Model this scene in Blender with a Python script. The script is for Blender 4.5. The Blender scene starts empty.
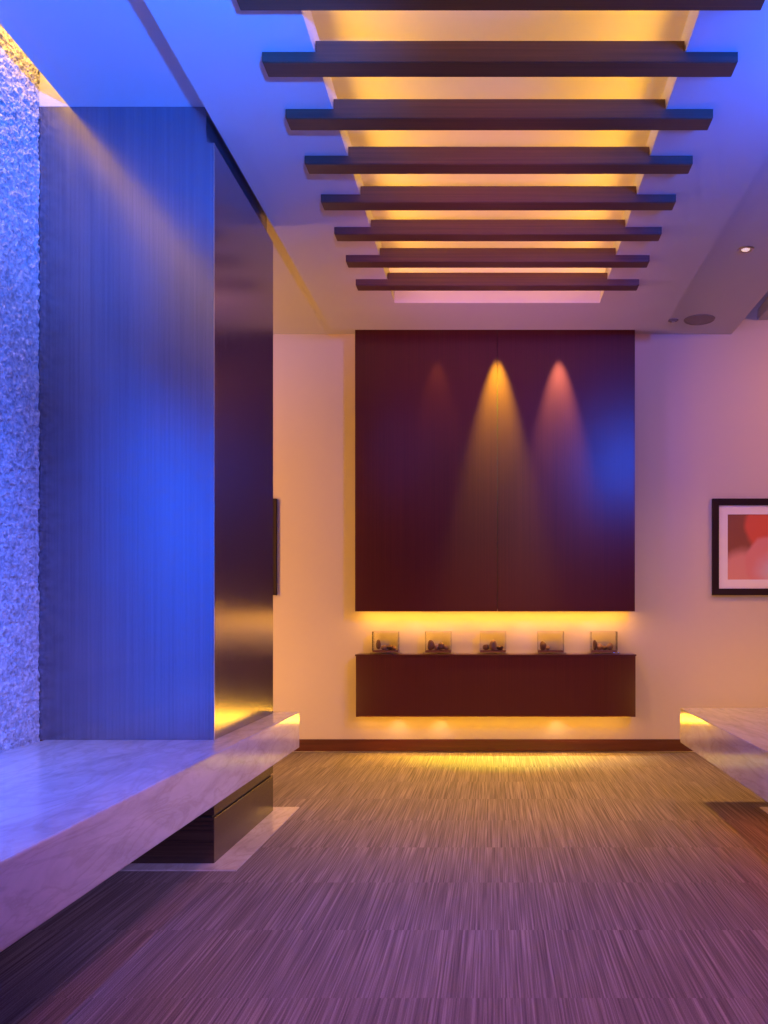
import bpy, bmesh, math, random
import numpy as np
random.seed(7)
sc = bpy.context.scene
COL = sc.collection
sc.view_settings.view_transform = 'Standard'
sc.view_settings.look = 'None'
sc.view_settings.exposure = 0.0
sc.view_settings.gamma = 1.0
sc.view_settings.use_curve_mapping = False

# ---------------------------------------------------------------- helpers
EYE = 1.10
F = 850.0

def tag(o, label=None, cat=None, group=None, kind=None):
    if label: o['label'] = label
    if cat: o['category'] = cat
    if group: o['group'] = group
    if kind: o['kind'] = kind
    return o

def link(name, me, mat, parent=None):
    o = bpy.data.objects.new(name, me)
    COL.objects.link(o)
    if mat:
        for m in (mat if isinstance(mat, (list, tuple)) else [mat]):
            me.materials.append(m)
    if parent:
        o.parent = parent
    return o

def thing(name, label, cat, loc=(0, 0, 0), rz=0, group=None):
    o = bpy.data.objects.new(name, None)
    COL.objects.link(o)
    o.location = loc
    o.rotation_euler = (0, 0, rz)
    o.empty_display_size = 0.1
    return tag(o, label, cat, group)

def box(bm, x0, x1, y0, y1, z0, z1, bev=0.0, mi=0):
    vs = [bm.verts.new((x, y, z)) for x in (x0, x1) for y in (y0, y1) for z in (z0, z1)]
    f = [(0, 1, 3, 2), (4, 6, 7, 5), (0, 4, 5, 1), (2, 3, 7, 6), (0, 2, 6, 4), (1, 5, 7, 3)]
    fs = [bm.faces.new([vs[i] for i in q]) for q in f]
    for q in fs: q.material_index = mi
    if bev > 0:
        es = list({e for q in fs for e in q.edges})
        bmesh.ops.bevel(bm, geom=es, offset=bev, segments=2, affect='EDGES', profile=0.6)

def fin(bm, name, mat, parent=None, smooth=False):
    bmesh.ops.recalc_face_normals(bm, faces=bm.faces)
    me = bpy.data.meshes.new(name)
    bm.to_mesh(me); bm.free()
    if smooth:
        for p in me.polygons: p.use_smooth = True
    return link(name, me, mat, parent)

def boxes(name, lst, mat, parent=None, bev=0.0):
    bm = bmesh.new()
    for b in lst: box(bm, *b, bev=bev)
    return fin(bm, name, mat, parent)

def prism_x(name, poly, x0, x1, mat, parent=None, bev=0.0):
    """extrude a y,z polygon along x"""
    bm = bmesh.new()
    a = [bm.verts.new((x0, y, z)) for y, z in poly]
    b = [bm.verts.new((x1, y, z)) for y, z in poly]
    bm.faces.new(a); bm.faces.new(b[::-1])
    n = len(poly)
    for i in range(n):
        bm.faces.new((a[i], b[i], b[(i+1) % n], a[(i+1) % n]))
    if bev: bmesh.ops.bevel(bm, geom=list(bm.edges), offset=bev, segments=2, affect='EDGES')
    return fin(bm, name, mat, parent)

def prism_y(bm, poly, y0, y1):
    a = [bm.verts.new((x, y0, z)) for x, z in poly]
    b = [bm.verts.new((x, y1, z)) for x, z in poly]
    bm.faces.new(a); bm.faces.new(b[::-1])
    n = len(poly)
    for i in range(n):
        bm.faces.new((a[i], b[i], b[(i+1) % n], a[(i+1) % n]))

def lathe(name, prof, mat, parent=None, seg=40, smooth=True):
    bm = bmesh.new()
    rings = []
    for r, z in prof:
        if r < 1e-6:
            rings.append([bm.verts.new((0, 0, z))])
        else:
            rings.append([bm.verts.new((r*math.cos(2*math.pi*i/seg), r*math.sin(2*math.pi*i/seg), z)) for i in range(seg)])
    for a, b in zip(rings, rings[1:]):
        for i in range(seg):
            j = (i+1) % seg
            if len(a) == 1 and len(b) == 1: continue
            if len(a) == 1: bm.faces.new((a[0], b[i], b[j]))
            elif len(b) == 1: bm.faces.new((a[i], b[0], a[j]))
            else: bm.faces.new((a[i], b[i], b[j], a[j]))
    return fin(bm, name, mat, parent, smooth)

# ---------------------------------------------------------------- materials
def newmat(name):
    m = bpy.data.materials.new(name)
    m.use_nodes = True
    nt = m.node_tree
    return m, nt, nt.nodes['Principled BSDF']

def plain(name, col, rough=0.6, metal=0.0, coat=0.0, spec=0.5, bump=0.0, bscale=200):
    m, nt, b = newmat(name)
    b.inputs['Base Color'].default_value = (*col, 1)
    b.inputs['Roughness'].default_value = rough
    b.inputs['Metallic'].default_value = metal
    b.inputs['Coat Weight'].default_value = coat
    b.inputs['Coat Roughness'].default_value = 0.1
    b.inputs['Specular IOR Level'].default_value = spec
    tc = nt.nodes.new('ShaderNodeTexCoord')
    nz = nt.nodes.new('ShaderNodeTexNoise'); nz.inputs['Scale'].default_value = bscale
    nz.inputs['Detail'].default_value = 4
    nt.links.new(tc.outputs['Object'], nz.inputs['Vector'])
    bp = nt.nodes.new('ShaderNodeBump'); bp.inputs['Strength'].default_value = bump
    bp.inputs['Distance'].default_value = 0.002
    nt.links.new(nz.outputs['Fac'], bp.inputs['Height'])
    nt.links.new(bp.outputs['Normal'], b.inputs['Normal'])
    return m

def ramp(nt, stops):
    r = nt.nodes.new('ShaderNodeValToRGB')
    e = r.color_ramp.elements
    while len(e) < len(stops): e.new(0.5)
    for i, (p, c) in enumerate(stops):
        e[i].position = p; e[i].color = (*c, 1)
    return r

def wood(name, dark, light, rough=0.3, scale=(90, 90, 1.2), spec=0.5, coat=0.0, coat_r=0.1, rvar=0.06, bump=0.05, aniso=0.0, metal=0.0):
    m, nt, b = newmat(name)
    tc = nt.nodes.new('ShaderNodeTexCoord')
    mp = nt.nodes.new('ShaderNodeMapping'); mp.inputs['Scale'].default_value = scale
    nt.links.new(tc.outputs['Object'], mp.inputs['Vector'])
    nz = nt.nodes.new('ShaderNodeTexNoise'); nz.inputs['Scale'].default_value = 1.0
    nz.inputs['Detail'].default_value = 5; nz.inputs['Roughness'].default_value = 0.6
    nt.links.new(mp.outputs['Vector'], nz.inputs['Vector'])
    r = ramp(nt, [(0.32, dark), (0.68, light)])
    nt.links.new(nz.outputs['Fac'], r.inputs['Fac'])
    nt.links.new(r.outputs['Color'], b.inputs['Base Color'])
    mr = nt.nodes.new('ShaderNodeMapRange')
    mr.inputs['To Min'].default_value = rough - rvar; mr.inputs['To Max'].default_value = rough + rvar
    nt.links.new(nz.outputs['Fac'], mr.inputs['Value'])
    nt.links.new(mr.outputs['Result'], b.inputs['Roughness'])
    b.inputs['Specular IOR Level'].default_value = spec
    b.inputs['Coat Weight'].default_value = coat
    b.inputs['Coat Roughness'].default_value = coat_r
    b.inputs['Anisotropic'].default_value = aniso
    b.inputs['Metallic'].default_value = metal
    bp = nt.nodes.new('ShaderNodeBump'); bp.inputs['Strength'].default_value = bump
    bp.inputs['Distance'].default_value = 0.001
    nt.links.new(nz.outputs['Fac'], bp.inputs['Height'])
    nt.links.new(bp.outputs['Normal'], b.inputs['Normal'])
    return m

def carpet_mat():
    m, nt, b = newmat('striated_carpet_tiles')
    L = nt.links.new
    tc = nt.nodes.new('ShaderNodeTexCoord')
    sep = nt.nodes.new('ShaderNodeSeparateXYZ'); L(tc.outputs['Object'], sep.inputs[0])
    def math_(op, a, bv=None):
        n = nt.nodes.new('ShaderNodeMath'); n.operation = op
        for i, v in enumerate((a, bv)):
            if v is None: continue
            if isinstance(v, (int, float)): n.inputs[i].default_value = v
            else: L(v, n.inputs[i])
        return n.outputs[0]
    T = 0.5236
    ty = math_('FLOOR', math_('DIVIDE', math_('SUBTRACT', sep.outputs['Y'], 2.435), T))
    tx = math_('FLOOR', math_('DIVIDE', math_('ADD', sep.outputs['X'], 5.10), T))
    cmb = nt.nodes.new('ShaderNodeCombineXYZ'); L(tx, cmb.inputs[0]); L(ty, cmb.inputs[1])
    wn = nt.nodes.new('ShaderNodeTexWhiteNoise'); wn.noise_dimensions = '3D'; L(cmb.outputs[0], wn.inputs['Vector'])
    # streak coordinates: long in Y, narrow in X, shifted per tile
    sx = math_('ADD', math_('MULTIPLY', sep.outputs['X'], 165.0), math_('MULTIPLY', wn.outputs['Value'], 57.0))
    sy = math_('MULTIPLY', sep.outputs['Y'], 1.6)
    c2 = nt.nodes.new('ShaderNodeCombineXYZ'); L(sx, c2.inputs[0]); L(sy, c2.inputs[1])
    L(math_('MULTIPLY', wn.outputs['Value'], 1.5), c2.inputs[2])
    nz = nt.nodes.new('ShaderNodeTexNoise'); nz.inputs['Scale'].default_value = 1; nz.inputs['Detail'].default_value = 2.5
    nz.inputs['Roughness'].default_value = 0.6
    L(c2.outputs[0], nz.inputs['Vector'])
    r = ramp(nt, [(0.28, (0.11, 0.087, 0.08)), (0.50, (0.19, 0.155, 0.145)), (0.74, (0.34, 0.285, 0.27))])
    L(nz.outputs['Fac'], r.inputs['Fac'])
    fz = nt.nodes.new('ShaderNodeTexNoise'); fz.inputs['Scale'].default_value = 260; fz.inputs['Detail'].default_value = 3
    L(tc.outputs['Object'], fz.inputs['Vector'])
    mr = nt.nodes.new('ShaderNodeMapRange'); mr.inputs['From Min'].default_value = 0.3; mr.inputs['From Max'].default_value = 0.7
    mr.inputs['To Min'].default_value = 0.8; mr.inputs['To Max'].default_value = 1.15
    L(fz.outputs['Fac'], mr.inputs['Value'])
    tv = nt.nodes.new('ShaderNodeMapRange'); tv.inputs['To Min'].default_value = 0.97; tv.inputs['To Max'].default_value = 1.03
    L(wn.outputs['Value'], tv.inputs['Value'])
    k = math_('MULTIPLY', mr.outputs['Result'], tv.outputs['Result'])
    vm = nt.nodes.new('ShaderNodeVectorMath'); vm.operation = 'SCALE'
    L(r.outputs['Color'], vm.inputs[0]); L(k, vm.inputs['Scale'])
    L(vm.outputs[0], b.inputs['Base Color'])
    b.inputs['Roughness'].default_value = 0.9
    b.inputs['Specular IOR Level'].default_value = 0.15
    add = math_('ADD', math_('MULTIPLY', nz.outputs['Fac'], 0.8), math_('MULTIPLY', fz.outputs['Fac'], 0.5))
    bp = nt.nodes.new('ShaderNodeBump'); bp.inputs['Strength'].default_value = 0.6; bp.inputs['Distance'].default_value = 0.004
    L(add, bp.inputs['Height']); L(bp.outputs['Normal'], b.inputs['Normal'])
    return m

def marble_mat(name='veined_marble', rough=0.12):
    m, nt, b = newmat(name)
    L = nt.links.new
    tc = nt.nodes.new('ShaderNodeTexCoord')
    mp = nt.nodes.new('ShaderNodeMapping'); mp.inputs['Scale'].default_value = (2.4, 0.7, 3.0)
    mp.inputs['Rotation'].default_value = (0.3, 0.25, 0.35)
    L(tc.outputs['Object'], mp.inputs['Vector'])
    n1 = nt.nodes.new('ShaderNodeTexNoise'); n1.inputs['Scale'].default_value = 1.6; n1.inputs['Detail'].default_value = 9
    n1.inputs['Roughness'].default_value = 0.66; n1.inputs['Distortion'].default_value = 1.6
    L(mp.outputs[0], n1.inputs['Vector'])
    r = ramp(nt, [(0.30, (0.42, 0.38, 0.36)), (0.45, (0.52, 0.48, 0.45)), (0.55, (0.58, 0.54, 0.51)), (0.72, (0.49, 0.45, 0.42))])
    L(n1.outputs['Fac'], r.inputs['Fac'])
    n2 = nt.nodes.new('ShaderNodeTexNoise'); n2.inputs['Scale'].default_value = 2.2; n2.inputs['Detail'].default_value = 6
    n2.inputs['Distortion'].default_value = 2.5
    L(mp.outputs[0], n2.inputs['Vector'])
    r2 = ramp(nt, [(0.44, (1, 1, 1)), (0.50, (0.86, 0.83, 0.81)), (0.56, (1, 1, 1))])
    L(n2.outputs['Fac'], r2.inputs['Fac'])
    mx = nt.nodes.new('ShaderNodeMix'); mx.data_type = 'RGBA'; mx.blend_type = 'MULTIPLY'; mx.inputs['Factor'].default_value = 0.8
    L(r.outputs['Color'], mx.inputs['A']); L(r2.outputs['Color'], mx.inputs['B'])
    L(mx.outputs['Result'], b.inputs['Base Color'])
    b.inputs['Roughness'].default_value = rough
    b.inputs['Specular IOR Level'].default_value = 0.7
    return m

def stone_mat():
    m, nt, b = newmat('chipped_stone')
    L = nt.links.new
    tc = nt.nodes.new('ShaderNodeTexCoord')
    n1 = nt.nodes.new('ShaderNodeTexNoise'); n1.inputs['Scale'].default_value = 45; n1.inputs['Detail'].default_value = 5
    L(tc.outputs['Object'], n1.inputs['Vector'])
    r = ramp(nt, [(0.3, (0.30, 0.28, 0.27)), (0.7, (0.68, 0.64, 0.61))])
    L(n1.outputs['Fac'], r.inputs['Fac']); L(r.outputs['Color'], b.inputs['Base Color'])
    v = nt.nodes.new('ShaderNodeTexVoronoi'); v.inputs['Scale'].default_value = 85
    L(tc.outputs['Object'], v.inputs['Vector'])
    bp = nt.nodes.new('ShaderNodeBump'); bp.inputs['Strength'].default_value = 0.7; bp.inputs['Distance'].default_value = 0.006
    L(v.outputs['Distance'], bp.inputs['Height']); L(bp.outputs['Normal'], b.inputs['Normal'])
    b.inputs['Roughness'].default_value = 0.75
    return m

def glass_mat():
    m = bpy.data.materials.new('clear_acrylic'); m.use_nodes = True
    nt = m.node_tree; nt.nodes.remove(nt.nodes['Principled BSDF'])
    out = nt.nodes['Material Output']
    t = nt.nodes.new('ShaderNodeBsdfTransparent'); t.inputs[0].default_value = (1.0, 0.998, 0.995, 1)
    g = nt.nodes.new('ShaderNodeBsdfGlossy'); g.inputs['Roughness'].default_value = 0.03
    fr = nt.nodes.new('ShaderNodeFresnel'); fr.inputs['IOR'].default_value = 1.45
    mx = nt.nodes.new('ShaderNodeMixShader')
    nt.links.new(fr.outputs[0], mx.inputs[0]); nt.links.new(t.outputs[0], mx.inputs[1]); nt.links.new(g.outputs[0], mx.inputs[2])
    nt.links.new(mx.outputs[0], out.inputs['Surface'])
    return m

def emit_mat(name, col, s):
    m, nt, b = newmat(name)
    b.inputs['Emission Color'].default_value = (*col, 1)
    b.inputs['Emission Strength'].default_value = s
    return m

def print_mat():
    """abstract print: brown field, red cloud, pink cloud, pale grey blush"""
    m, nt, b = newmat('abstract_print')
    L = nt.links.new
    tc = nt.nodes.new('ShaderNodeTexCoord')
    nz = nt.nodes.new('ShaderNodeTexNoise'); nz.inputs['Scale'].default_value = 4; nz.inputs['Detail'].default_value = 4
    L(tc.outputs['Object'], nz.inputs['Vector'])
    dv = nt.nodes.new('ShaderNodeVectorMath'); dv.operation = 'SCALE'; dv.inputs['Scale'].default_value = 0.10
    L(nz.outputs['Color'], dv.inputs[0])
    ad = nt.nodes.new('ShaderNodeVectorMath'); ad.operation = 'ADD'
    L(tc.outputs['Object'], ad.inputs[0]); L(dv.outputs[0], ad.inputs[1])
    cur = None
    prev = (0.24, 0.07, 0.02)
    for (cx, cz, rad, soft, col) in [(0.10, 0.16, 0.235, 0.03, (0.62, 0.10, 0.035)), (-0.17, -0.20, 0.17, 0.05, (0.66, 0.28, 0.20)),
                                     (0.09, -0.12, 0.21, 0.02, (0.66, 0.24, 0.19)), (0.10, -0.19, 0.10, 0.09, (0.60, 0.46, 0.50)),
                                     (0.30, -0.24, 0.10, 0.06, (0.30, 0.12, 0.18))]:
        d = nt.nodes.new('ShaderNodeVectorMath'); d.operation = 'DISTANCE'
        L(ad.outputs[0], d.inputs[0]); d.inputs[1].default_value = (cx + .05, 0.05, cz + .05)
        mr = nt.nodes.new('ShaderNodeMapRange'); mr.interpolation_type = 'SMOOTHSTEP'
        mr.inputs['From Min'].default_value = rad - soft; mr.inputs['From Max'].default_value = rad + soft
        mr.inputs['To Min'].default_value = 1; mr.inputs['To Max'].default_value = 0
        L(d.outputs['Value'], mr.inputs['Value'])
        mx = nt.nodes.new('ShaderNodeMix'); mx.data_type = 'RGBA'
        L(mr.outputs['Result'], mx.inputs['Factor'])
        if cur is None: mx.inputs['A'].default_value = (*prev, 1)
        else: L(cur, mx.inputs['A'])
        mx.inputs['B'].default_value = (*col, 1)
        cur = mx.outputs['Result']
    L(cur, b.inputs['Base Color'])
    b.inputs['Roughness'].default_value = 0.5
    return m

M = dict(
    carpet=carpet_mat(), marble=marble_mat(), stone=stone_mat(), acrylic=glass_mat(), art=print_mat(),
    paint=plain('warm_white_wall_paint', (0.56, 0.47, 0.38), 0.65, bump=0.08),
    ceil=plain('white_ceiling_paint', (0.56, 0.545, 0.54), 0.7, bump=0.05),
    darkpaint=plain('deep_blue_grey_paint', (0.06, 0.07, 0.12), 0.7),
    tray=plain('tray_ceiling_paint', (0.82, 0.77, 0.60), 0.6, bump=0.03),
    beam=wood('walnut_beam', (0.070, 0.032, 0.022), (0.115, 0.052, 0.032), 0.42, (1.2, 90, 90)),
    panel=wood('dark_lacquered_veneer', (0.046, 0.007, 0.007), (0.076, 0.013, 0.012), 0.29, (190, 190, 0.6), spec=0.5, rvar=0.02, bump=0.03),
    column=wood('dark_bronzed_veneer', (0.27, 0.26, 0.33), (0.33, 0.32, 0.40), 0.22, (100, 100, 0.9), metal=0.9, bump=0.12),
    base=wood('dark_base_veneer', (0.028, 0.014, 0.010), (0.06, 0.034, 0.022), 0.25, (1.0, 1.0, 70), spec=0.8),
    board=wood('dark_baseboard_wood', (0.06, 0.012, 0.010), (0.10, 0.022, 0.014), 0.25, (2, 60, 60), spec=0.5),
    frame=plain('dark_picture_frame', (0.018, 0.006, 0.008), 0.6, spec=0.2),
    mat_=plain('cream_picture_mat', (0.78, 0.70, 0.66), 0.8),
    dark=plain('dark_reveal', (0.012, 0.010, 0.010), 0.8),
    steel=plain('satin_steel', (0.55, 0.52, 0.50), 0.3, metal=1.0),
    grille=plain('speaker_grille', (0.26, 0.21, 0.20), 0.6, bump=0.8, bscale=600),
    lamp=emit_mat('lamp_glow', (1.0, 0.70, 0.62), 0.7),
    brown=plain('brown_glazed_clay', (0.16, 0.07, 0.035), 0.45),
    tan=plain('tan_stone', (0.30, 0.16, 0.09), 0.6),
    rosewood=plain('rosewood_plinth', (0.14, 0.05, 0.04), 0.35),
)

# ---------------------------------------------------------------- setting
ZC = 3.325      # side ceilings
ZS = 3.25       # soffit underside
YW = 6.76       # back wall
YB = -4.5       # wall behind the camera
tag(boxes('floor', [(-4, 4, YB, YW, -0.12, 0.0)], M['carpet']), kind='structure')
tag(boxes('wall_back', [(-4, 4, YW, YW+0.12, 0.0, 3.75)], M['paint']), kind='structure')
tag(boxes('wall_front', [(-4, 4, YB-0.12, YB, 0.0, 3.75)], M['darkpaint']), kind='structure')
tag(boxes('wall_right', [(4.0, 4.12, YB, YW, 0.0, 3.75)], M['darkpaint']), kind='structure')
tag(boxes('wall_far_left', [(-4.12, -4.0, 3.9, YW, 0.0, 3.75)], M['paint']), kind='structure')

# left chipped stone wall: real relief where the camera sees it
def stone_wall():
    ys = np.concatenate([np.arange(YB, 2.6, 0.35), np.arange(2.6, 3.722, 0.0075), [3.724]])
    zs = np.concatenate([[0.0, 0.3], np.arange(0.5, 3.60, 0.0085), [3.75]])
    rng = np.random.default_rng(3)
    Y, Z = np.meshgrid(ys, zs, indexing='ij')
    # cells: split-face chips, wider than tall, jittered
    def cellnoise(sy, sz, seed):
        r = np.random.default_rng(seed)
        H = r.random((400, 700))
        row = np.floor(Z / sz).astype(int) % 700
        off = r.random(700)[row]
        c = np.floor(Y / sy + off).astype(int) % 400
        return H[c, row]
    h = 0.45*cellnoise(0.030, 0.019, 1) + 0.3*cellnoise(0.017, 0.012, 2) + 0.25*rng.random(Y.shape)
    X = -1.99 - 0.009 + 0.015*h
    X = np.where(Y < 2.59, -1.99, X)
    n, k = Y.shape
    v = np.stack([X, Y, Z], -1).reshape(-1, 3)
    i = np.arange(n*k).reshape(n, k)
    f = np.stack([i[:-1, :-1], i[1:, :-1], i[1:, 1:], i[:-1, 1:]], -1).reshape(-1, 4)
    nv = len(v)
    back = np.array([(-2.2, ys[0], 0), (-2.2, ys[-1], 0), (-2.2, ys[-1], 3.75), (-2.2, ys[0], 3.75)])
    verts = np.vstack([v, back])
    b0, b1, b2, b3 = nv, nv+1, nv+2, nv+3
    faces = f.tolist()
    faces.append([b0, b3, b2, b1])
    faces.append([b0, b1] + i[::-1, 0].tolist())           # bottom
    faces.append([b3] + i[:, -1].tolist() + [b2])          # top
    faces.append([b1, b2] + i[-1, ::-1].tolist())          # end
    faces.append([b0] + i[0, :].tolist() + [b3])
    me = bpy.data.meshes.new('wall_left')
    me.from_pydata(verts.tolist(), [], faces)
    me.validate(); me.update()
    return link('wall_left', me, M['stone'])
tag(stone_wall(), kind='structure')

# ceiling: left strip (slot beside the stone wall), behind column, right strip, right raised part
XL, XR = -1.225, 1.28
tag(boxes('ceiling', [
    (-1.84, XL+0.002, YB, 3.726, ZC, ZC+0.10),         # left strip
    (-4.0, XL+0.002, 3.726, YW, ZC, ZC+0.10),          # past the column
    (-4.0, -1.84, YB, 3.726, 3.66, 3.74),              # roof of the slot
    (XR-0.002, 1.89, YB, YW, ZC, ZC+0.10),             # right strip
    (1.89, 4.0, YB, YW, 3.70, 3.78),                   # above the raised side
    (2.10, 4.0, YB, YW, 3.436, 3.52),
    (XL, XR, 6.43, YW, ZC, ZC+0.10),                   # slot above the wall panel
    (-2.6, 2.6, YB, YW, 3.86, 3.92),                   # lid above the light tray
], M['ceil']), kind='structure')
tag(boxes('trim_1', [(-1.86, -1.84, YB, 3.726, ZC, 3.66)], M['ceil']), kind='structure')
tag(boxes('trim_2', [(1.87, 1.89, YB, YW, ZC+0.10, 3.70)], M['ceil']), kind='structure')
tag(boxes('trim_3', [(-1.99, -1.86, 3.726, 3.80, ZC+0.10, 3.66)], M['ceil']), kind='structure')

# dropped soffit with the lit tray cut in it
TX0, TX1, TY0, TY1 = -0.685, 0.735, -0.6, 5.875
LIP = 3.36; TZ = 3.60; CV = 0.13
tag(boxes('ceiling_soffit', [
    (XL, TX0, YB, 6.43, ZS, LIP),
    (TX1, XR, YB, 6.43, ZS, LIP),
    (TX0, TX1, TY1, 6.43, ZS, LIP),
    (TX0, TX1, YB, TY0, ZS, LIP)], M['ceil']), kind='structure')
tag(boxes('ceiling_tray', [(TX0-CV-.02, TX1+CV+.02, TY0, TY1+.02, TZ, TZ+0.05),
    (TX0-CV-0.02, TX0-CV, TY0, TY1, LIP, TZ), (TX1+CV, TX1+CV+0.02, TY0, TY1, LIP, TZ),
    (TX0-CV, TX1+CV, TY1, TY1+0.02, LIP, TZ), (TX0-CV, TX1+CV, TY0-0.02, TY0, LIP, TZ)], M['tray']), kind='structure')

# ---------------------------------------------------------------- beams under the tray
GB = 'beams across the lit ceiling tray'
ORD = ['nearest to the viewer, cut by the top edge of the photo', 'second from the viewer', 'third from the viewer', 'fourth from the viewer',
       'fifth from the viewer, just past the middle', 'third from the far end', 'second from the far end', 'farthest, right before the dark wall panel']
for k in range(8):
    y1 = 2.975 + 0.3680*k
    y0 = y1 - 0.092
    bm = bmesh.new()
    x0, x1 = -0.885, 0.935
    poly = [(x0, 3.21), (x1, 3.21), (x1, 3.246), (TX1-0.004, 3.2495), (TX1-0.004, 3.292), (TX0+0.004, 3.292), (TX0+0.004, 3.2495), (x0, 3.246)]
    poly = [(a, 3.25 if c in (3.246, 3.2495) else c) for a, c in poly]
    prism_y(bm, poly, y0, y1)
    bmesh.ops.bevel(bm, geom=[e for e in bm.edges if abs(e.verts[0].co.z-3.21) < 1e-4 and abs(e.verts[1].co.z-3.21) < 1e-4], offset=0.003, segments=2, affect='EDGES')
    o = fin(bm, 'ceiling_beam', M['beam'])
    tag(o, 'dark brown wooden beam across the glowing ceiling tray, ' + ORD[k], 'beam', GB)

# ---------------------------------------------------------------- column
YC0, YC1, XC0, XC1 = 3.727, 4.725, -2.04, -1.225
ZB = 0.547     # bench top
col = thing('clad_column', 'tall dark glossy veneered column standing on the left marble bench', 'column', (-1.6, 4.24, ZB))
def sub(o, p):
    # keep world placement while parenting under a moved empty
    o.parent = p
    o.matrix_parent_inverse = p.matrix_basis.inverted() if False else o.matrix_parent_inverse
    o.location = (-p.location[0], -p.location[1], -p.location[2])
    return o
def box_part(name, b, mat, p, bev=0.0):
    o = boxes(name, [b], mat, bev=bev)
    px, py, pz = p.location
    o.data.transform(__import__('mathutils').Matrix.Translation((-px, -py, -pz)))
    o.parent = p
    return o
bm = bmesh.new()
prism_y(bm, [(a+1.6, c-ZB) for a, c in ((XC0, ZB+.001), (XC1, ZB+.001), (XC1, 3.165), (XC1-.035, 3.165), (XC1-.035, ZC-.001), (XC0, ZC-.001))], YC0-4.24, YC1-4.24)
fin(bm, 'shaft', M['column'], col)
tr = box_part('corner_strip', (XC1-0.002, XC1+0.0015, YC0-0.0015, YC0+0.004, ZB+0.001, 3.165), M['steel'], col)
tr['label'] = 'thin bright metal corner strip'

# ---------------------------------------------------------------- benches
def bench(name, label, x0, x1, y0, y1, bx0, bx1, by0, by1):
    b = thing(name, label, 'bench', ((x0+x1)/2, (y0+y1)/2, 0))
    box_part('marble_slab', (x0, x1, y0, y1, 0.343, ZB), M['marble'], b, 0.006)
    box_part('base', (bx0, bx1, by0, by1, 0.006, 0.205), M['base'], b, 0.002)
    box_part('base_reveal', (bx0+0.012, bx1-0.012, by0+0.012, by1-0.012, 0.205, 0.217), M['dark'], b)
    box_part('base_band', (bx0, bx1, by0, by1, 0.217, 0.343), M['base'], b, 0.002)
    return b
bench('marble_bench', 'long floating marble bench along the left stone wall with the dark column on it',
      -1.976, -1.10, -1.0, 4.82, -1.99+0.02, -1.225, YC0, YC1)
bench('marble_bench', 'marble bench cut by the right edge of the photo, below the framed print',
      1.10, 2.0, 1.6, 5.01, 1.64, 1.95, 2.2, 4.70)
tag(boxes('trim_4', [(-2.0, -1.10, 3.635, 4.82, 0.0, 0.006)], M['marble']), kind='structure')
tag(boxes('trim_5', [(1.51, 1.97, 2.1, 4.82, 0.0, 0.006)], M['marble']), kind='structure')

# ---------------------------------------------------------------- baseboards
tag(boxes('baseboard_back', [(-4, 4, YW-0.018, YW, 0.012, 0.105)], M['board'], bev=0.002), kind='structure')

# ---------------------------------------------------------------- wall panel & cabinet
YP = 6.58
panel = thing('wall_panel', 'large square dark lacquered veneer panel hung high on the back wall', 'wall panel', (0.01, YP, 1.12))
box_part('left_leaf', (-1.072, 0.0285, YP, YP+0.03, 1.12, ZC-0.002), M['panel'], panel, 0.0015)
box_part('right_leaf', (0.0315, 1.095, YP, YP+0.03, 1.12, ZC-0.002), M['panel'], panel, 0.0015)
box_part('carcass', (-1.062, 1.085, YP+0.03, YW-0.001, 1.14, ZC-0.002), M['dark'], panel)
cab = thing('wall_cabinet', 'low dark veneer cabinet floating on the back wall under the display boxes', 'cabinet', (0.01, YP, 0.303))
box_part('body', (-1.066, 1.10, YP, YW-0.001, 0.303, 0.775), M['panel'], cab, 0.002)
box_part('top_board', (-1.072, 1.106, YP-0.004, YW-0.001, 0.775, 0.787), M['panel'], cab, 0.001)

# display boxes --------------------------------------------------------------
def blob(name, loc, s, mat, parent, seed):
    r = random.Random(seed)
    bm = bmesh.new()
    bmesh.ops.create_icosphere(bm, subdivisions=3, radius=1.0)
    ph = [r.random()*6 for _ in range(6)]
    for v in bm.verts:
        k = 1 + 0.10*math.sin(3*v.co.x+ph[0]) + 0.08*math.sin(4*v.co.y+ph[1]) + 0.06*math.sin(5*v.co.z+ph[2])
        v.co = (v.co.x*s[0]*k + loc[0], v.co.y*s[1]*k + loc[1], v.co.z*s[2]*k + loc[2])
    return fin(bm, name, mat, parent, True)

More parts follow.
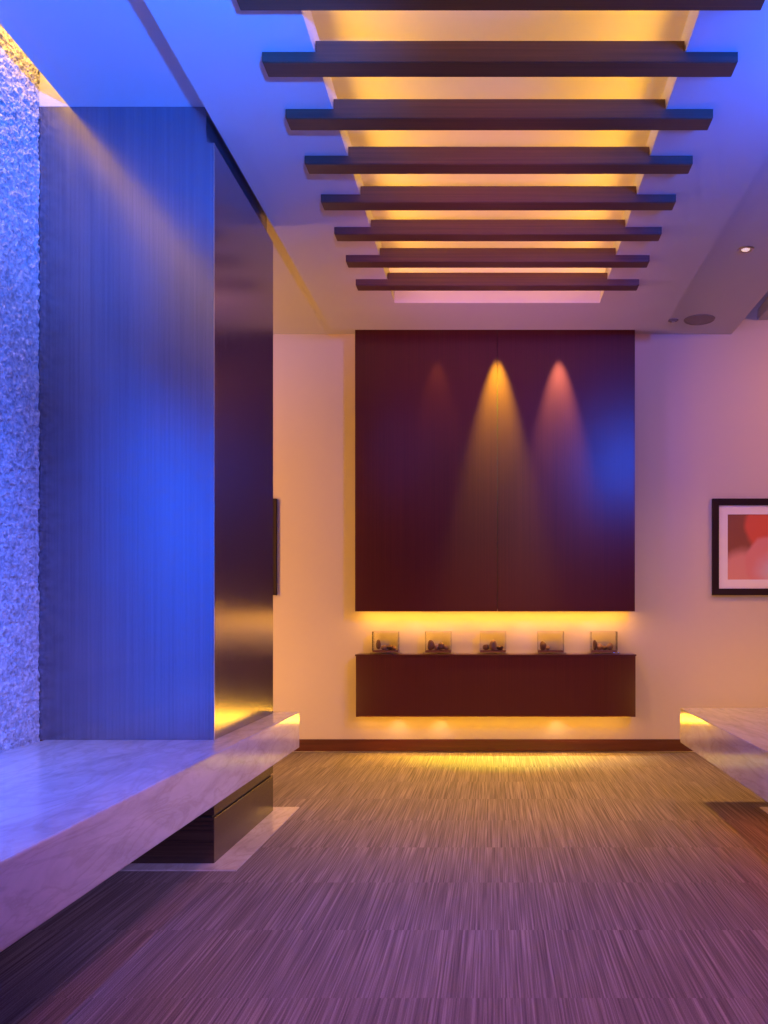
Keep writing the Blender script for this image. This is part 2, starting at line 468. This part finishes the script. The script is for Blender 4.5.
LAB = ['clear acrylic display box with low brown stones, leftmost of five on the cabinet',
       'clear acrylic display box with a curved brown piece and stones, second from the left',
       'clear acrylic display box with one round dark ball in the middle, center of the five',
       'clear acrylic display box holding a lump at its left end only, second from the right',
       'clear acrylic display box crowded with brown pieces, rightmost of five on the cabinet']
ITEMS = [
    [(-.066, .018, .022, .046), (-.02, .026, .02, .02), (.03, .026, .02, .022), (.068, .018, .018, .016)],
    [(-.062, .026, .02, .040), (-.01, .022, .022, .022), (.025, .028, .024, .030), (.066, .022, .018, .018)],
    [(-.062, .024, .02, .024), (0.0, .034, .03, .040), (.058, .024, .02, .020)],
    [(-.062, .024, .024, .036), (-.025, .02, .02, .016)],
    [(-.070, .018, .02, .044), (-.032, .026, .022, .026), (.012, .022, .02, .018), (.055, .026, .024, .030)],
]
for k, px in enumerate((386, 438.5, 493, 550.5, 603.5)):
    x = (px - 493.5)*6.66/F
    z0 = 0.787
    b = thing('display_box', LAB[k], 'display box', (x, 6.668, z0), group='acrylic display boxes on the cabinet')
    boxes('foot', [(-.118, .118, -.068, .068, 0.0, .014)], M['acrylic'], b, 0.001)
    boxes('plinth', [(-.100, .100, -.056, .056, .0142, .030)], M['rosewood'], b, 0.001)
    w, d, h, t = .102, .058, .175, .003
    z1 = .0302
    boxes('cover', [(-w, w, -d, -d+t, z1, h), (-w, w, d-t, d, z1, h), (-w, -w+t, -d+t, d-t, z1, h), (w-t, w, -d+t, d-t, z1, h), (-w, w, -d, d, h, h+t)], M['acrylic'], b)
    for j, (ix, sx, sy, sz) in enumerate(ITEMS[k]):
        blob('ornament', (ix*0.92, 0.0, z1+sz*0.93), (sx, sy, sz), M['brown'] if j % 2 == 0 else M['tan'], b, k*10+j)
# ---------------------------------------------------------------- pictures
def picture(x, label, w=0.79, h=0.765, zc=1.632):
    p = thing('framed_picture', label, 'picture', (x, YW, zc))
    fw, dp = 0.052, 0.032
    bm = bmesh.new()
    def bar(a): 
        box(bm, *a)
    W, H = w/2, h/2
    # mitred frame: outer/inner loops
    o = [(-W, -H), (W, -H), (W, H), (-W, H)]
    i = [(-W+fw, -H+fw), (W-fw, -H+fw), (W-fw, H-fw), (-W+fw, H-fw)]
    vo = [bm.verts.new((a, -dp, c)) for a, c in o]; vi = [bm.verts.new((a, -dp+0.006, c)) for a, c in i]
    bo = [bm.verts.new((a, -0.002, c)) for a, c in o]; bi = [bm.verts.new((a, -0.002, c)) for a, c in i]
    for a in range(4):
        n = (a+1) % 4
        bm.faces.new((vo[a], vo[n], vi[n], vi[a])); bm.faces.new((bo[a], bi[a], bi[n], bo[n]))
        bm.faces.new((vo[a], bo[a], bo[n], vo[n])); bm.faces.new((vi[a], vi[n], bi[n], bi[a]))
    fin(bm, 'frame', M['frame'], p)
    mw = 0.072
    a, c = W-fw, H-fw
    boxes('mat', [(-a, a, -.014, -.008, c-mw, c), (-a, a, -.014, -.008, -c, -c+mw), (-a, -a+mw, -.014, -.008, -c+mw, c-mw), (a-mw, a, -.014, -.008, -c+mw, c-mw)], M['mat_'], p)
    boxes('print', [(-a+mw, a-mw, -.008, -.004, -c+mw, c-mw)], M['art'], p)
    return p
picture(1.735+0.395, 'framed abstract red and pink print on the back wall above the right bench')
picture(-1.72-0.395, 'dark framed picture on the back wall, half hidden behind the column')

# ---------------------------------------------------------------- ceiling fittings
dl = thing('recessed_downlight', 'small round recessed downlight shining in the right ceiling strip', 'downlight', (1.54, 5.19, ZC))
lathe('trim_ring', [(0.030, 0.03), (0.030, 0.0), (0.034, -0.005), (0.048, -0.006), (0.052, 0.0)], M['steel'], dl)
lathe('lamp', [(0.0, -0.004), (0.022, -0.004), (0.026, 0.0), (0.0285, 0.02)], M['lamp'], dl)
sp = thing('ceiling_speaker', 'round dark recessed speaker in the right ceiling strip near the back wall', 'speaker', (1.555, 6.42, ZC))
lathe('rim', [(0.100, -0.001), (0.103, -0.008), (0.112, -0.007), (0.116, 0.0), (0.1, .012)], M['grille'], sp)
lathe('grille', [(0.0, -0.006), (0.085, -0.005), (0.100, -0.002)], M['grille'], sp)
sd = thing('ceiling_sprinkler', 'small dark round sprinkler beside the ceiling speaker at the soffit edge', 'sprinkler', (1.36, 6.44, ZC))
lathe('escutcheon', [(0.0, -0.010), (0.020, -0.010), (0.034, -0.006), (0.042, 0.0), (0.02, 0.012)], M['grille'], sd)
lathe('deflector', [(0.0, -0.020), (0.012, -0.020), (0.012, -0.010)], M['steel'], sd)
spots = [(-0.433, 'left'), (0.03, 'middle'), (0.505, 'right')]
for x, w in spots:
    s = thing('wall_washer', 'small spot recessed in the ceiling slot above the wall panel, %s of the three' % w, 'spotlight', (x, 6.49, ZC), group='spots above the wall panel')
    lathe('trim_ring', [(0.022, 0.02), (0.022, 0.0), (0.026, -0.004), (0.036, -0.004), (0.038, 0.0)], M['steel'], s)
    lathe('lamp', [(0.0, -0.002), (0.018, -0.002), (0.021, 0.01)], M['lamp'], s)

# ---------------------------------------------------------------- lights
def area(name, loc, size, size_y, power, col, target=None, direction=None, spread=math.pi):
    l = bpy.data.lights.new(name, 'AREA'); l.shape = 'RECTANGLE'
    l.size = size; l.size_y = size_y; l.energy = power; l.color = col; l.spread = spread
    o = bpy.data.objects.new(name, l); COL.objects.link(o); o.location = loc
    import mathutils
    d = mathutils.Vector(direction) if direction else mathutils.Vector(target)-mathutils.Vector(loc)
    o.rotation_euler = d.to_track_quat('-Z', 'Y').to_euler()
    return o
def spot(name, loc, target, power, col, ang, blend=0.5, r=0.02):
    import mathutils
    l = bpy.data.lights.new(name, 'SPOT'); l.energy = power; l.color = col
    l.spot_size = math.radians(ang); l.spot_blend = blend; l.shadow_soft_size = r
    o = bpy.data.objects.new(name, l); COL.objects.link(o); o.location = loc
    o.rotation_euler = (mathutils.Vector(target)-mathutils.Vector(loc)).to_track_quat('-Z', 'Y').to_euler()
    return o

AMB = (1.0, 0.46, 0.05)     # amber LED
BLU = (0.0, 0.13, 1.0)      # blue LED
PUR = (0.62, 0.16, 0.85)
MAG = (1.0, 0.30, 0.34)
WRM = (1.0, 0.44, 0.20)

# tray cove strips, one per long side, facing inward and up
ty = (TY0+TY1)/2; tl = TY1-TY0-0.1
for sx, xx in ((1, TX0-CV+0.03), (-1, TX1+CV-0.03)):
    area('cove_strip_light', (xx, ty, LIP+0.045), tl, 0.06, 18.5, (1.0, 0.50, 0.02), direction=(sx, 0, 0.24), spread=math.radians(105))
# under the hanging panel, under the cabinet
area('panel_strip_light', (0.01, 6.665, 1.135), 2.10, 0.05, 10.5, (1.0, 0.46, 0.05), direction=(0, 0, -1)).rotation_euler = (0, 0, 0)
area('cabinet_strip_light', (0.01, 6.66, 0.298), 2.10, 0.05, 4.2, (1.0, 0.45, 0.03), direction=(0, 0, -1)).rotation_euler = (0, 0, 0)
for x, p in ((-0.62, 1.0), (-0.35, .5), (0.25, .9), (0.75, .8)):
    spot('panel_puck_light', (x, 6.66, 1.115), (x, 6.72, 0.8), 0.8*p, (1.0, 0.62, 0.4), 100, 1.0)
for x, p in ((-0.75, 1.0), (-0.42, 1.0), (0.50, 1.0)):
    spot('cabinet_puck_light', (x, 6.67, 0.295), (x, 6.72, 0.1), 1.1*p, (1.0, 0.62, 0.28), 120, 1.0)
# floor glow thrown forward from below the cabinet
area('floor_wash_light', (0.01, 6.60, 0.290), 2.1, 0.10, 14, (1.0, 0.47, 0.03), direction=(0, -1.0, -1.0))
for xx, ww in ((-1.95, 1.0), (2.05, 1.2)):
    area('low_wall_fill', (xx, 5.35, 0.30), ww, 0.08, 5, (1.0, 0.47, 0.07), direction=(0, 1, 0.22), spread=math.radians(110))  # added amber fill for the lower back wall, no lamp known there
spot('far_floor_fill', (0.02, 5.32, 3.22), (0.02, 5.45, 0), 430, (1.0, 0.50, 0.03), 78, 1.0, 0.04)  # added amber spot to yellow the far floor; the tray has no downlight

# panel scallops
for (x, w), p, c in zip(spots, (30, 1050, 400), ((1.0, 0.6, 0.1), (0.72, 1.0, 0.03), (1.0, 0.85, 0.45))):
    spot('panel_washer_light', (x, 6.48, 3.315), (x, 6.545, 2.6), p, c, 33, 0.9, 0.012)
# slot beside stone wall
area('slot_strip_light', (-1.90, 1.6, 3.62), 4.1, 0.04, 25, (1.0, 0.58, 0.14), direction=(-0.12, 0, -1))
# blue
area('blue_wall_light', (-0.60, 2.0, 3.20), 2.2, 0.10, 74, (0.0, 0.11, 1.0), direction=(-1.0, 0.0, -1.35), spread=math.radians(60))
area('violet_bench_fill', (1.6, 1.2, 2.0), 0.4, 0.4, 10, (0.42, 0.30, 1.0), target=(-1.15, 3.9, 0.3), spread=math.radians(50))  # added violet fill from the right for the bench front
area('blue_rear_light', (0.9, -0.5, 2.4), 0.8, 0.8, 30, (0.0, 0.08, 1.0), target=(-1.9, 1.2, 1.6), spread=math.radians(60))
area('blue_soffit_light', (1.62, 2.6, 2.92), 0.4, 0.7, 46, (0.0, 0.10, 1.0), direction=(-0.5, 1.0, 0.32), spread=math.radians(130))
spot('blue_ceiling_fill', (-0.15, 1.5, 2.45), (-1.45, 3.2, 3.33), 850, (0.0, 0.13, 1.0), 66, 1.0, 0.05)  # added blue spot in mid-air to brighten the left ceiling
# added rose and violet fills hung near the camera, no fixture there
spot('violet_floor_fill', (0.3, 0.4, 3.2), (0.15, 2.7, 0.0), 270, (1.0, 0.28, 0.95), 62, 1.0, 0.2)
area('rose_wall_fill', (0.6, 0.6, 2.0), 1.0, 0.8, 3, (1.0, 0.4, 0.4), target=(0.2, 6.7, 2.3))
spot('downlight_beam', (1.54, 5.19, 3.31), (1.54, 5.25, 0), 80, (1.0, 0.5, 0.18), 110, 0.8)
area('left_wall_fill', (-3.0, 5.0, 1.9), 0.5, 2.4, 66, (1.0, 0.44, 0.08), direction=(0.5, 1.0, -0.05))  # added amber fill out of view behind the column, for the left wall
area('right_wall_fill', (3.0, 5.4, 3.38), 0.6, 0.6, 44, (1.0, 0.38, 0.18), direction=(-0.1, 0.4, -1))  # added warm fill out of view, for the wall on the right
area('right_slot_light', (1.95, 3.5, 3.40), 5.0, 0.05, 9, (1.0, 0.50, 0.12), direction=(0.35, 0, 1))
spot('rose_soffit_fill', (0.0, 0.6, 1.3), (0.0, 5.6, 3.25), 700, (1.0, 0.27, 0.75), 27, 1.0, 0.15)  # added rose spot in mid-air, stands in for bounce on the far soffit
area('violet_wall_fill', (-1.5, 4.95, 2.6), 0.3, 0.6, 5.5, (0.4, 0.12, 1.0), target=(1.4, 6.7, 2.2), spread=math.radians(80))  # added violet fill hidden behind the column, tints the right wall
area('under_bench_light', (1.35, 3.4, 0.335), 2.4, 0.06, 4.2, (1.0, 0.24, 0.04), direction=(0, 0, -1)).rotation_euler = (0, 0, math.pi/2)
w = bpy.data.worlds.new('World'); sc.world = w; w.use_nodes = True
w.node_tree.nodes['Background'].inputs[0].default_value = (0.25, 0.2, 0.4, 1)
w.node_tree.nodes['Background'].inputs[1].default_value = 0.05

# ---------------------------------------------------------------- camera
cd = bpy.data.cameras.new('camera')
cd.sensor_fit = 'VERTICAL'; cd.sensor_height = 36; cd.sensor_width = 27
cd.lens = 36*F/1024
cd.shift_x = (384-493.5)/1024
cd.shift_y = (614-512)/1024
cam = bpy.data.objects.new('camera', cd); COL.objects.link(cam)
cam.location = (0, 0, EYE); cam.rotation_euler = (math.pi/2, 0, 0)
cd.clip_start = 0.05
sc.camera = cam
